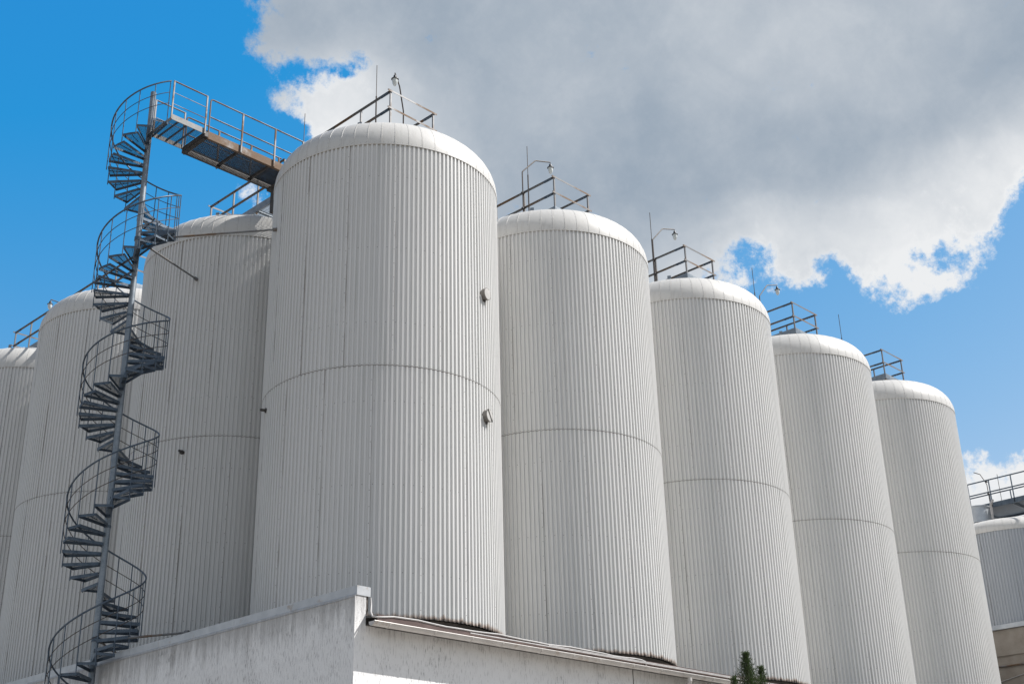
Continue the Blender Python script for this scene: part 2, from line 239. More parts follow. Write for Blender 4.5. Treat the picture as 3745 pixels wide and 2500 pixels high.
def mat_perforated(name):
    # sheet with staggered round holes, 24 mm across, 32 mm apart
    m, n, o = new_mat(name)
    ob = n.node('ShaderNodeTexCoord').outputs['Object']
    s = n.node('ShaderNodeSeparateXYZ', i0=ob); x, y = s.outputs[0], s.outputs[1]
    def cell(ox, oy):
        dx = n.m('MULTIPLY', n.m('SUBTRACT', n.m('FRACT', n.m('DIVIDE', n.m('ADD', x, ox), 0.046)), 0.5), 0.046)
        dy = n.m('MULTIPLY', n.m('SUBTRACT', n.m('FRACT', n.m('DIVIDE', n.m('ADD', y, oy), 0.032)), 0.5), 0.032)
        return n.m('SQRT', n.m('ADD', n.m('MULTIPLY', dx, dx), n.m('MULTIPLY', dy, dy)))
    hole = n.m('LESS_THAN', n.m('MINIMUM', cell(5.0, 5.0), cell(5.023, 5.016)), 0.0098)
    base = n.mix(n.noise(ob, 9, 4), (0.035, 0.047, 0.062), (0.075, 0.094, 0.118))
    p = n.node('ShaderNodeBsdfPrincipled', Base__Color=base, Roughness=0.5, Metallic=0.4)
    tr = n.node('ShaderNodeBsdfTransparent')
    mx = n.node('ShaderNodeMixShader', i0=hole, i1=p.outputs[0], i2=tr.outputs[0]); n.put(o.inputs[0], mx.outputs[0])
    return m
def mat_render(name, a, b):
    # scraped render: short vertical grooves, drips and dirt
    m, n, o = new_mat(name)
    ob = n.node('ShaderNodeTexCoord').outputs['Object']
    z = n.node('ShaderNodeSeparateXYZ', i0=ob).outputs[2]
    big = n.noise(ob, 0.7, 6, 0.6)
    base = n.mix(n.sstep(big, 0.3, 0.7), a, b)
    gr = n.noise(n.scale(ob, (48, 48, 6.5)), 1.0, 3, 0.6, 0.3)
    groove = n.sstep(gr, 0.56, 0.64)
    dirt = n.sstep(n.noise(ob, 1.1, 6, 0.62), 0.46, 0.68)
    base = n.mix(n.m('MULTIPLY', groove, n.lin(dirt, 0, 1, 0.25, 0.8)), base, (0.17, 0.165, 0.16))
    drip = n.noise(n.scale(ob, (7, 7, 0.55)), 1.0, 6, 0.66)
    top = n.sstep(n.m('ADD', z, n.m('MULTIPLY', n.m('SUBTRACT', drip, 0.5), 1.7)), 6.25, 7.1)
    base = n.mix(n.m('MULTIPLY', top, 0.6), base, (0.20, 0.19, 0.18))
    ds = n.m('MULTIPLY', n.sstep(drip, 0.57, 0.72), dirt)
    base = n.mix(n.m('MULTIPLY', ds, 0.42), base, (0.26, 0.245, 0.23))
    base = n.mix(n.m('MULTIPLY', dirt, 0.12), base, (0.33, 0.32, 0.31))
    mus = n.node('ShaderNodeTexNoise', Vector=n.vm('ADD', ob, (3.1, 1.7, 0)), Scale=0.8, Detail=7.0, Roughness=0.7, Distortion=1.3).outputs['Fac']
    crack = n.m('LESS_THAN', n.m('ABSOLUTE', n.m('SUBTRACT', mus, 0.5)), 0.0016)
    base = n.mix(n.m('MULTIPLY', n.m('MULTIPLY', crack, dirt), 0.6), base, (0.12, 0.11, 0.10))
    h = n.m('SUBTRACT', n.noise(ob, 45, 3), n.m('MULTIPLY', groove, 1.2))
    bmp = n.node('ShaderNodeBump', Strength=0.5, Distance=0.012, Height=h)
    principled(n, o, Base__Color=base, Roughness=0.88, Normal=bmp.outputs[0])
    return m
def mat_plain(name, a, b, scale=4.0, rough=0.6, metal=0.0, bump=0.0, stain=None):
    m, n, o = new_mat(name)
    ob = n.node('ShaderNodeTexCoord').outputs['Object']
    f = n.noise(ob, scale, 5, 0.6)
    base = n.mix(n.sstep(f, 0.3, 0.7), a, b)
    if stain:
        sn = n.noise(n.vm('ADD', ob, (5, 9, 2)), scale * 0.8, 7, 0.7)
        base = n.mix(n.m('MULTIPLY', n.sstep(sn, 0.56, 0.68), 0.75), base, stain)
    kw = {}
    if bump: kw['Normal'] = n.node('ShaderNodeBump', Strength=bump, Distance=0.02, Height=n.noise(ob, scale * 5, 4)).outputs[0]
    principled(n, o, Base__Color=base, Roughness=rough, Metallic=metal, **kw)
    return m
def mat_glass():
    m, n, o = new_mat('frosted_lamp_glass')
    principled(n, o, Base__Color=(0.66, 0.69, 0.68), Roughness=0.22, Transmission__Weight=0.12, IOR=1.3)
    return m
def mat_leaf():
    m, n, o = new_mat('conifer_foliage')
    ob = n.node('ShaderNodeTexCoord').outputs['Object']
    base = n.mix(n.noise(ob, 5, 4), (0.020, 0.034, 0.012), (0.055, 0.078, 0.026))
    p = n.node('ShaderNodeBsdfPrincipled', Base__Color=base, Roughness=0.6)
    tl = n.node('ShaderNodeBsdfTranslucent', Color=(0.06, 0.11, 0.02))
    n.put(o.inputs[0], n.node('ShaderNodeMixShader', i0=0.22, i1=p.outputs[0], i2=tl.outputs[0]).outputs[0])
    return m
M = {
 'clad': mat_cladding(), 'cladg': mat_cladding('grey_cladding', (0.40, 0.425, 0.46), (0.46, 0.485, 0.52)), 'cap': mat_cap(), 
 'galv': mat_galv('galvanised_steel'), 'galvd': mat_galv('weathered_galvanised_steel', dark=True),
 'rail': mat_galv('rusting_rail_steel', rust=0.55), 'rust': mat_galv('rusty_steel', rust=0.9), 'rod': mat_plain('rod_steel', (0.045, 0.038, 0.034), (0.10, 0.075, 0.058), 6, 0.6, 0.2),
 'perfd': mat_plain('dark_grating_steel', (0.03, 0.037, 0.046), (0.065, 0.076, 0.09), 6, 0.6, 0.2),
 'perf': mat_perforated('perforated_sheet'),
 'wall': mat_render('scraped_render', (0.85, 0.845, 0.84), (0.90, 0.895, 0.89)),
 'coping': mat_plain('coping_sheet', (0.46, 0.475, 0.49), (0.56, 0.57, 0.58), 3, 0.4, 0.2, 0.05, (0.34, 0.27, 0.21)),
 'fascia': mat_plain('brown_fascia_sheet', (0.085, 0.055, 0.048), (0.14, 0.095, 0.085), 2, 0.5),
 'plate': mat_plain('dull_steel_plate', (0.24, 0.245, 0.25), (0.32, 0.32, 0.315), 5, 0.65, 0.0, 0, (0.22, 0.17, 0.12)),
 'roof': mat_plain('roof_felt', (0.08, 0.08, 0.08), (0.13, 0.125, 0.12), 2, 0.9, 0, 0.3),
 'gutter': mat_plain('gutter_paint', (0.52, 0.49, 0.46), (0.64, 0.61, 0.58), 2.5, 0.35, 0.1, 0, (0.40, 0.33, 0.27)),
 'cable': mat_plain('grey_cable', (0.42, 0.41, 0.40), (0.52, 0.50, 0.49), 6, 0.5),
 'plinth': mat_plain('weathered_concrete', (0.07, 0.062, 0.056), (0.16, 0.14, 0.125), 4, 0.95, 0, 0.5),
 'conc': mat_plain('brown_concrete', (0.27, 0.235, 0.20), (0.36, 0.32, 0.275), 1.2, 0.92, 0, 0.35, (0.22, 0.19, 0.16)),
 'flash': mat_plain('grey_flashing', (0.40, 0.43, 0.47), (0.52, 0.55, 0.58), 2, 0.4, 0.3),
 'shade': mat_plain('dark_lamp_metal', (0.03, 0.032, 0.035), (0.07, 0.07, 0.075), 8, 0.45, 0.4),
 'glass': mat_glass(), 'leaf': mat_leaf(),
 'bark': mat_plain('conifer_bark', (0.09, 0.06, 0.04), (0.15, 0.10, 0.07), 9, 0.9, 0, 0.4),
 'ground': mat_plain('yard_concrete', (0.23, 0.21, 0.185), (0.30, 0.275, 0.245), 0.5, 0.9, 0, 0.2, (0.22, 0.21, 0.20)),
 'bolt': mat_plain('dark_fitting', (0.04, 0.038, 0.036), (0.10, 0.09, 0.085), 12, 0.6, 0.3),
 'portd': mat_plain('port_rim_metal', (0.16, 0.15, 0.14), (0.24, 0.22, 0.20), 8, 0.55, 0.2),
 'port': mat_plain('port_cover_paint', (0.42, 0.41, 0.39), (0.50, 0.485, 0.46), 4, 0.5, 0, 0, (0.33, 0.27, 0.21)),
}

# ------------------------------------------------------------------ mesh helpers
class MB:
    def __init__(s): s.v = []; s.f = []; s.mi = []; s.uv = {}; s.cur = 0
    def face(s, idx): s.f.append(tuple(idx)); s.mi.append(s.cur)
    def hexa(s, P):   # 8 points: bottom 4 ccw, top 4 ccw
        b = len(s.v); s.v += [tuple(p) for p in P]
        for q in ((3,2,1,0),(4,5,6,7),(0,1,5,4),(1,2,6,5),(2,3,7,6),(3,0,4,7)): s.face([b + i for i in q])
        return s
    def box(s, a, b):
        (x0,y0,z0),(x1,y1,z1) = a, b
        return s.hexa([(x0,y0,z0),(x1,y0,z0),(x1,y1,z0),(x0,y1,z0),(x0,y0,z1),(x1,y0,z1),(x1,y1,z1),(x0,y1,z1)])
    def bar(s, p, q, w, h, up=(0,0,1)):
        p, q = Vector(p), Vector(q); d = (q - p).normalized(); u = Vector(up)
        if abs(d.dot(u)) > .98: u = Vector((1,0,0))
        r = d.cross(u).normalized() * w / 2; u = r.cross(d).normalized() * h / 2
        return s.hexa([p-r-u, p+r-u, q+r-u, q-r-u, p-r+u, p+r+u, q+r+u, q-r+u])
    def tube(s, pts, r, n=8, caps=True, r2=None):
        pts = [Vector(p) for p in pts]; k = len(pts); b = len(s.v); ref = None
        for i, p in enumerate(pts):
            d = (pts[min(i+1,k-1)] - pts[max(i-1,0)]).normalized()
            if ref is None:
                ref = Vector((0,0,1)) if abs(d.z) < .9 else Vector((1,0,0))
            a = (ref - d * ref.dot(d)).normalized(); c = d.cross(a); ref = a
            rr = r if r2 is None else r + (r2 - r) * i / max(k - 1, 1)
            for j in range(n):
                t_ = 2 * math.pi * j / n; s.v.append(tuple(p + a * rr * math.cos(t_) + c * rr * math.sin(t_)))
        for i in range(k - 1):
            for j in range(n):
                s.face((b+i*n+j, b+i*n+(j+1)%n, b+(i+1)*n+(j+1)%n, b+(i+1)*n+j))
        if caps:
            s.face([b+j for j in range(n)][::-1]); s.face([b+(k-1)*n+j for j in range(n)])
        return s
    def lathe(s, prof, n=24, c=(0,0,0), axis=None):
        b = len(s.v); k = len(prof); c = Vector(c)
        Q = Vector((0,0,1)).rotation_difference(Vector(axis)) if axis is not None else None
        for r, z in prof:
            for j in range(n):
                t_ = 2*math.pi*j/n; p = Vector((r*math.cos(t_), r*math.sin(t_), z))
                if Q: p = Q @ p
                s.v.append(tuple(c + p))
        for i in range(k-1):
            for j in range(n):
                s.face((b+i*n+j, b+i*n+(j+1)%n, b+(i+1)*n+(j+1)%n, b+(i+1)*n+j))
        if prof[0][0] > 1e-6: s.face([b+j for j in range(n)][::-1])
        if prof[-1][0] > 1e-6: s.face([b+(k-1)*n+j for j in range(n)])
        return s
    def prism(s, poly, z0, z1):
        b = len(s.v); n = len(poly)
        s.v += [(x, y, z0) for x, y in poly] + [(x, y, z1) for x, y in poly]
        s.face([b+i for i in range(n)][::-1]); s.face([b+n+i for i in range(n)])
        for i in range(n): s.face((b+i, b+(i+1)%n, b+n+(i+1)%n, b+n+i))
        return s
    def mesh(s, name, mats, smooth=None):
        me = bpy.data.meshes.new(name); me.from_pydata(s.v, [], s.f); 
        for m in (mats if isinstance(mats, (list, tuple)) else [mats]): me.materials.append(M[m] if isinstance(m, str) else m)
        for p, mi in zip(me.polygons, s.mi): p.material_index = mi
        if s.uv:
            ul = me.uv_layers.new(name='UVMap')
            for p in me.polygons:
                for li in p.loop_indices: ul.data[li].uv = s.uv[(p.index, me.loops[li].vertex_index)] if (p.index, me.loops[li].vertex_index) in s.uv else s.uv[me.loops[li].vertex_index]
        if smooth is not None:
            me.polygons.foreach_set('use_smooth', [True] * len(me.polygons)); me.set_sharp_from_angle(angle=R(smooth))
        me.update(); return me
    def build(s, name, mats, parent=None, smooth=None, loc=(0,0,0)):
        return link(name, s.mesh(name, mats, smooth), parent, loc)
def link(name, me, parent=None, loc=(0,0,0), rotz=0.0):
    o = bpy.data.objects.new(name, me); COL.objects.link(o)
    o.location = loc; o.rotation_euler = (0, 0, rotz)
    if parent: o.parent = parent
    return o
def thing(name, label, cat, loc=(0,0,0), group=None, rotz=0.0):
    o = bpy.data.objects.new(name, None); COL.objects.link(o); o.location = loc; o.rotation_euler = (0,0,rotz)
    o.empty_display_size = 0.3
    o['label'] = label; o['category'] = cat
    if group: o['group'] = group
    return o
def copy_tree(o, parent=None, loc=None, rotz=None, label=None):
    c = o.copy(); COL.objects.link(c)
    if parent: c.parent = parent
    if loc is not None: c.location = loc
    if rotz is not None: c.rotation_euler = (0,0,rotz)
    if label: c['label'] = label
    for ch in list(o.children): copy_tree(ch, c)
    return c

# ------------------------------------------------------------------ ground
g = MB(); g.v = [(-600,-600,0),(600,-600,0),(600,600,0),(-600,600,0)]; g.face((0,1,2,3))
ground = g.build('ground', 'ground'); ground['kind'] = 'structure'

# ------------------------------------------------------------------ silos
S = 6.559                  # spacing of the tank grid
Z_BOT, Z_LAP, Z_RIM = 7.5, 13.385, 19.49
NRIB, RV, DEP = 160, 2.976, 0.036
def rib_profile():
    P = 2 * math.pi / NRIB
    st = [(0.01, 0), (0.49, 0), (0.502, .05), (0.560, .94), (0.575, 1), (0.925, 1), (0.940, .94), (0.998, .05)]
    res = []
    for i in range(NRIB):
        for f, d in st: res.append(((i + f) * P, i + f, d))
    return res
PROF = rib_profile()
def cladding_mesh(name, z0, z1, off):
    b = MB(); n = len(PROF); k = 0
    zs = [z0, z1]
    for z in zs:
        for a, u, d in PROF:
            r = RV + off + DEP * d; b.v.append((r*math.cos(a), r*math.sin(a), z))
    for a, u, d in PROF:                     # turned-in lower edge gives the sheet its thickness
        r = RV + off + DEP * d - 0.007; b.v.append((r*math.cos(a), r*math.sin(a), z0))
    for j in range(n):
        j2 = (j+1) % n
        for lo, hi, (va, vb) in ((0, n, (z0, z1)), (2*n, 0, (z0, z0))):
            fi = len(b.f); b.face((lo+j, lo+j2, hi+j2, hi+j))
            ua = PROF[j][1]; ub = PROF[j2][1] if j2 else NRIB + PROF[0][1]
            b.uv[(fi, lo+j)] = (ua, va-Z_BOT); b.uv[(fi, lo+j2)] = (ub, va-Z_BOT); b.uv[(fi, hi+j2)] = (ub, vb-Z_BOT); b.uv[(fi, hi+j)] = (ua, vb-Z_BOT)
    return b.mesh(name, 'clad', 24)
def cap_mesh(mat):
    pr = [(3.024, 19.405), (3.030, 19.412), (3.029, 19.49)]
    for i in range(1, 15):
        a = R(90) * i / 14; pr.append((2.05 + 0.979*math.cos(a), 19.49 + 1.005*math.sin(a)))
    pr += [(1.3, 20.62), (0.6, 20.70), (0.02, 20.72)]
    nrm = []
    for i in range(len(pr)):
        a, c = pr[max(i-1,0)], pr[min(i+1,len(pr)-1)]; dx, dz = c[0]-a[0], c[1]-a[1]; l = math.hypot(dx, dz); nrm.append((dz/l, -dx/l))
    arc = [0]
    for a, c in zip(pr, pr[1:]): arc.append(arc[-1] + math.hypot(c[0]-a[0], c[1]-a[1]))
    NP = 54; b = MB(); st = []
    for i in range(NP):
        for f, h in ((-0.040, 0), (-0.034, 1), (0.034, 1), (0.040, 0), (0.25, 0), (0.5, 0), (0.75, 0)): st.append((i + f, h))
    n = len(st)
    for i, (r, z) in enumerate(pr):
        for u, h in st:
            a = 2*math.pi*u/NP; o = 0.004 * h * (1 if 0 < i < len(pr)-3 else 0)
            rr = r + nrm[i][0]*o; b.v.append((rr*math.cos(a), rr*math.sin(a), z + nrm[i][1]*o))
    for i in range(len(pr)-1):
        for j in range(n):
            j2 = (j+1) % n; fi = len(b.f); b.face((i*n+j, i*n+j2, (i+1)*n+j2, (i+1)*n+j))
            ua = st[j][0]; ub = st[j2][0] if j2 else NP + st[0][0]
            b.uv[(fi, i*n+j)] = (ua, arc[i]); b.uv[(fi, i*n+j2)] = (ub, arc[i]); b.uv[(fi, (i+1)*n+j2)] = (ub, arc[i+1]); b.uv[(fi, (i+1)*n+j)] = (ua, arc[i+1])
    # lip turned in under the edge
    k0 = len(b.v)
    for u, h in st:
        a = 2*math.pi*u/NP; b.v.append((3.018*math.cos(a), 3.018*math.sin(a), 19.407))
    for j in range(n):
        j2 = (j+1) % n; fi = len(b.f); b.face((k0+j, k0+j2, j2, j))
        for q in (k0+j, k0+j2, j2, j): b.uv[(fi, q)] = (0.5, 0.3)
    return b.mesh('cap', mat, 35)
ME_LOW = cladding_mesh('cladding', Z_BOT, Z_LAP + 0.06, 0.0)
ME_UP = cladding_mesh('cladding', Z_LAP, Z_RIM - 0.02, 0.006)
ME_CAP = cap_mesh('cap')
pl = MB(); pl.lathe([(2.72, 6.6), (2.80, 6.7), (2.80, 7.44), (2.9, 7.5)], 64)
ME_PLINTH = pl.mesh('plinth', 'plinth', 30)
lg = MB(); lg.bar((0,-0.06,0), (0,0.06,0), 0.012, 0.22); lg.bar((0.0,-0.055,0.125), (0,0.055,0.125), 0.012, 0.03)
ME_LUG = lg.mesh('lifting_lug', 'galv')
def silo(label, loc, rot):
    t_ = thing('silo', label, 'silo', loc, 'white corrugated storage silos')
    rz = rot * 2*math.pi/NRIB
    link('cladding', ME_LOW, t_, rotz=rz); link('cladding', ME_UP, t_, rotz=rz + 4*2*math.pi/NRIB)
    link('cap', ME_CAP, t_, rotz=rz); link('plinth', ME_PLINTH, t_)
    for a in (-60, 30, 120, 210):
        link('lifting_lug', ME_LUG, t_, (2.12*math.cos(R(a)), 2.12*math.sin(R(a)), 20.56), R(a))
    return t_
A = silo('big white corner silo with two round port covers on its sunlit flank', (0,0,0), 0.3)
silo('white silo in the front row directly right of the corner silo with port covers', (S,0,0), 5.2)
silo('middle white silo of the front row, its foot behind the dark conifers', (2*S,0,0), 2.4)
silo('fourth white silo of the front row, between the middle silo and the row\'s last silo', (3*S,0,0), 7.1)
silo('last and smallest looking white silo at the right end of the front row', (4*S,0,0), 1.6)
Fs = silo('shaded white silo between the spiral staircase and the corner silo, grating shadows on its cap', (0,S,0), 4.4)
silo('white silo mostly behind the spiral staircase, left of the shaded silo', (0,2*S,0), 0.9)
silo('white silo cut off by the left edge of the photo', (0,3*S,0), 6.3)
for k, lb in ((1, 'second'), (2, 'middle'), (3, 'fourth'), (4, 'last')):
    silo('white silo of the back row, hidden behind the %s silo of the front row' % lb, (k*S, S, 0), 1.3*k)
# ports and stubs on the corner silo and the shaded silo
def port(a, z, bar):
    d = Vector((math.cos(R(a)), math.sin(R(a)), 0)); c = d * 3.0 + Vector((0,0,z))
    b = MB(); b.lathe([(0.152,-0.02),(0.152,0.105),(0.16,0.107),(0.16,0.125),(0.145,0.127)], 32, c, d)
    p = b.build('port_cover', 'portd', A, 40)
    b = MB(); b.lathe([(0.144,0.122),(0.144,0.1275),(0.0,0.131)], 32, c, d); b.build('lid', 'port', p, 40)
    h = MB(); q = c + d*0.02; h.box((q.x-0.03, q.y-0.03, z-0.20), (q.x+0.03, q.y+0.03, z-0.14)); h.build('hinge', 'bolt', p)
    if bar:
        tdir = Vector((-d.y, d.x, 0)); e = c + d*0.134
        k = MB(); k.bar(e - tdir*0.10 + Vector((0,0,.14)), e + tdir*0.10 - Vector((0,0,.14)), 0.014, 0.02, d); k.build('locking_bar', 'bolt', p)
port(-74.1, 15.89, False); port(-74.0, 12.63, True)
def stub(par, a, z, cx, cy):
    d = Vector((math.cos(R(a)), math.sin(R(a)), 0)); c = d * 2.98 + Vector((0,0,z))
    b = MB(); b.lathe([(0.06,0),(0.06,0.06),(0.035,0.06),(0.035,0.18),(0.0,0.18)], 12, c, d); b.build('pipe_stub', 'bolt', par, 40)
stub(A, 161, 12.94, 0, 0); stub(Fs, -150.3, 12.97, 0, S)

# ------------------------------------------------------------------ roof platforms on the silos
Z_DECK, Z_RAIL = 21.13, 22.2
def grating(b, x0, x1, y0, y1, z, along='y', pitch=0.046, h=0.030):
    # bearing bars across, thin rods along
    if along == 'y':
        k = int((y1-y0)/pitch)
        for i in range(k+1):
            y = y0 + (y1-y0)*i/k; b.box((x0, y-0.004, z-h), (x1, y+0.004, z))
        k = int((x1-x0)/0.1)
        for i in range(k+1):
            x = x0 + (x1-x0)*i/k; b.box((x-0.003, y0, z-0.009), (x+0.003, y1, z-0.003))
    else:
        k = int((x1-x0)/pitch)
        for i in range(k+1):
            x = x0 + (x1-x0)*i/k; b.box((x-0.004, y0, z-h), (x+0.004, y1, z))
        k = int((y1-y0)/0.1)
        for i in range(k+1):
            y = y0 + (y1-y0)*i/k; b.box((x0, y-0.003, z-0.009), (x1, y+0.003, z-0.003))
YA, YB, XH = -1.06, 7.62, 0.80
def platform_parts():
    d = {}
    b = MB(); grating(b, -XH+0.03, XH-0.03, YA+0.03, YB-0.03, Z_DECK); d['deck'] = b.mesh('deck_grating', 'galvd')
    b = MB()
    for x in (-XH, XH): b.box((x-0.03, YA-0.03, Z_DECK-0.20), (x+0.03, YB+0.03, Z_DECK+0.02))
    for y in (YA, YB): b.box((-XH+0.03, y-0.03, Z_DECK-0.198), (XH-0.03, y+0.03, Z_DECK+0.018))
    for i in range(1, 7):
        y = YA + (YB-YA)*i/7; b.box((-XH+0.03, y-0.025, Z_DECK-0.13), (XH-0.03, y+0.025, Z_DECK-0.034))
    d['frame'] = b.mesh('frame', 'galv')
    b = MB(); b.box((-0.05,-0.05,20.45), (0.05,0.05,Z_DECK-0.2)); d['leg'] = b.mesh('support_leg', 'galvd')
    return d
PL = platform_parts()
b = MB(); b.bar((0,0,-0.26), (0,0,1.07-0.02), 0.045, 0.045); ME_POST = b.mesh('post', 'rail')
def rail_bar(parent, name, p, q, over=0.0, mat='rail'):
    p, q = Vector(p), Vector(q); d = (q-p).normalized(); p = p - d*over; q = q + d*over
    b = MB()
    b.bar(p, q, 0.05, 0.008); sd = Vector((d.y, -d.x, 0)) * 0.021
    b.bar(p + sd + Vector((0,0,-0.0265)), q + sd + Vector((0,0,-0.0265)), 0.008, 0.045)
    return b.build(name, mat, parent)
def splice(parent, p, q):
    b = MB(); p, q = Vector(p), Vector(q); b.bar(p, q, 0.065, 0.03)
    d = (q-p).normalized()
    for f in (0.2, 0.5, 0.8):
        c = p + (q-p)*f; b.box((c.x-0.014, c.y-0.014, c.z-0.03), (c.x+0.014, c.y+0.014, c.z+0.03))
    return b.build('splice_plate', 'galvd', parent)
def platform(label, x, y, gap=False, flip=False):
    t_ = thing('roof_platform', label, 'platform', (x, y, 0), 'railed platforms on the silo roofs')
    link('deck_grating', PL['deck'], t_); link('frame', PL['frame'], t_); 
    for cy in (0, S):
        for sx in (-1, 1):
            for sy in (-1, 1): link('support_leg', PL['leg'], t_, (sx*0.72, cy+sy*0.85, 0))
    for nm, z in (('top_rail', Z_RAIL), ('mid_rail', 21.65)):
        if gap:
            rail_bar(t_, nm, (-XH, YA, z), (-XH, 2.72, z), 0.0); rail_bar(t_, nm, (-XH, 3.74, z), (-XH, YB, z), 0.0)
        else: rail_bar(t_, nm, (-XH, YA, z), (-XH, YB, z), 0.0)
        rail_bar(t_, nm, (XH, YA, z), (XH, YB, z), 0.0)
        rail_bar(t_, nm, (-XH, YA, z+0.004), (XH, YA, z+0.004), 0.09); rail_bar(t_, nm, (-XH, YB, z+0.004), (XH, YB, z+0.004), 0.09)
        for sx in (-XH, XH):
            splice(t_, (sx, YA+0.08, z-0.035), (sx, YA+0.42, z-0.035)); splice(t_, (sx, YB-0.42, z-0.035), (sx, YB-0.08, z-0.035))
    ys = [YA + 0.02, 0.22, 1.45, 2.70, 3.76, 5.05, 6.35, YB - 0.02]
    for yy in ys:
        for sx in (-XH, XH): link('post', ME_POST, t_, (sx + (0.02 if sx < 0 else -0.02), yy, Z_DECK))
    return t_
platform('railed platform on the cap of the corner silo, reaching back to the footbridge', 0, 0, gap=True)
platform('railed platform on the second silo of the front row, beside a tall bent lamp', S, 0)
platform('railed platform on the middle silo of the front row', 2*S, 0)
platform('railed platform on the fourth silo of the front row, under a small hanging lamp', 3*S, 0)
platform('railed platform on the last silo of the front row, without a lamp', 4*S, 0)
platform('rusty railed platform on the two leftmost silos behind the staircase', 0, 2*S)

# ------------------------------------------------------------------ lightning rods
b = MB(); b.tube([(0,0,20.5),(0,0,24.05)], 0.022, 8); b.tube([(0,0,24.0),(0,0,25.16)], 0.012, 6)
rod_me = b.mesh('lightning_rod', 'rod', 40)
for x, y, lb in ((0.80, 1.5, 'thin lightning rod behind the lamp on the corner silo'), (0.80, 5.06, 'thin lightning rod just above the footbridge end, left of the corner silo cap'),
                 (S+.8, 1.5, 'thin lightning rod beside the lamp on the second silo of the front row'), (2*S+.8, 1.5, 'thin lightning rod left of the lamp on the middle silo of the front row'),
                 (3*S+.8, 1.5, 'thin lightning rod left of the lamp on the fourth silo of the front row'), (4*S+.8, 1.5, 'thin lightning rod before plain blue sky behind the fourth silo cap')):
    o = link('lightning_rod', rod_me, None, (x, y, 0)); o['label'] = lb; o['category'] = 'lightning rod'; o['group'] = 'lightning rods on the silos'

# ------------------------------------------------------------------ lamps
def lamp(label, loc, sx, pts, head=True, r=0.02):
    # pts: pole polyline in local x,z (x along the arm)
    t_ = thing('lamp', label, 'lamp', loc, 'bent pole lamps on the silos')
    P = [Vector((sx*x, y, z)) for x, y, z in pts]
    b = MB(); b.tube(P, r, 8); b.build('pole', 'rod', t_, 40)
    for z in (0.45, 1.0):
        c = MB(); c.box((-0.05,-0.035,z), (0.05,0.035,z+0.05)); c.build('clamp', 'bolt', t_)
    e = P[-1]
    if head:
        h = MB(); h.tube([e, e - Vector((0,0,0.07))], 0.008, 6)
        h.lathe([(0.0,-0.06),(0.03,-0.065),(0.045,-0.10),(0.05,-0.16),(0.105,-0.195),(0.108,-0.21),(0.06,-0.20),(0.0,-0.19)], 20, e); h.build('lamp_shade', 'shade', t_, 40)
        k = MB(); k.lathe([(0.075,-0.20),(0.082,-0.25),(0.078,-0.32),(0.06,-0.38),(0.05,-0.39),(0.03,-0.425),(0.0,-0.43)], 20, e); k.build('lamp_glass', 'glass', t_, 40)
    return t_
arm = [(0,0,-0.3),(0,0,1.75),(0.06,0,1.83),(0.63,0,2.44),(0.70,0,2.48),(1.35,0,2.71)]
arm = [(0,0,-0.3),(0,0,1.77),(0.02,0,1.81),(0.60,0,2.43),(0.66,0,2.47),(1.34,0,2.70)]
lamp('caged lamp on a bent pole on the corner silo, bending toward the viewer', (0.84, 0.30, Z_DECK), 1, [(0,0,-0.3),(0,0,1.80),(-0.02,-0.015,1.84),(-0.40,-0.29,2.30),(-0.43,-0.31,2.33),(-0.90,-0.66,2.36)])
lamp('lamp hanging from a bent rusty pole on the second silo of the front row', (S-0.84, 0.22, Z_DECK), 1, arm)
lamp('lamp hanging from a bent pole on the middle silo of the front row', (2*S-0.84, 0.24, Z_DECK), 1, arm)
lamp('small lamp against white cloud on the fourth silo of the front row', (3*S-0.84, 0.28, Z_DECK), 1, arm)
lamp('small lamp peeping out left of the silo behind the staircase', (0.95, 20.45, Z_DECK), -1, [(0,0,-0.3),(0,0,2.62),(0.03,0,2.68),(0.68,0,2.70)])

# ------------------------------------------------------------------ footbridge from the staircase to the corner silo
FB = thing('footbridge', 'rusty steel footbridge with railings from the spiral staircase to the corner silo', 'footbridge', (0,0,0))
YN, YF = 2.70, 3.76
b = MB(); grating(b, -4.06, -0.84, YN+0.02, YF-0.02, Z_DECK, 'x', 0.040, 0.034); b.build('deck_grating', 'perfd', FB)
for y, nm in ((YN-0.035, 'beam'), (YF, 'beam')):
    b = MB(); s_ = -1 if y < 3 else 1
    b.box((-4.12, y, Z_DECK-0.17), (-0.84, y+0.035, Z_DECK+0.06)); b.box((-4.12, y+(0.035 if s_ < 0 else -0.05), Z_DECK-0.17), (-0.84, y+(0.085 if s_ < 0 else 0.0), Z_DECK-0.155))
    b.build(nm, 'rust' if s_ < 0 else 'bolt', FB)  # far beam coloured dark in place of the deck's shade on it
for x in (-4.13, -3.0, -1.95, -0.92):
    b = MB(); w = 0.06 if x < -4 else 0.025
    b.box((x-w, YN, Z_DECK-0.20 if x < -4 else Z_DECK-0.12), (x+w, YF, Z_DECK-0.036)); b.build('cross_beam', 'bolt', FB)
b = MB(); b.box((-1.32, 3.4, 20.1), (-1.12, 3.6, Z_DECK-0.16)); b.box((-1.36, 2.74, Z_DECK-0.26), (-1.08, 3.75, Z_DECK-0.165)); b.build('support_bracket', 'bolt', FB)
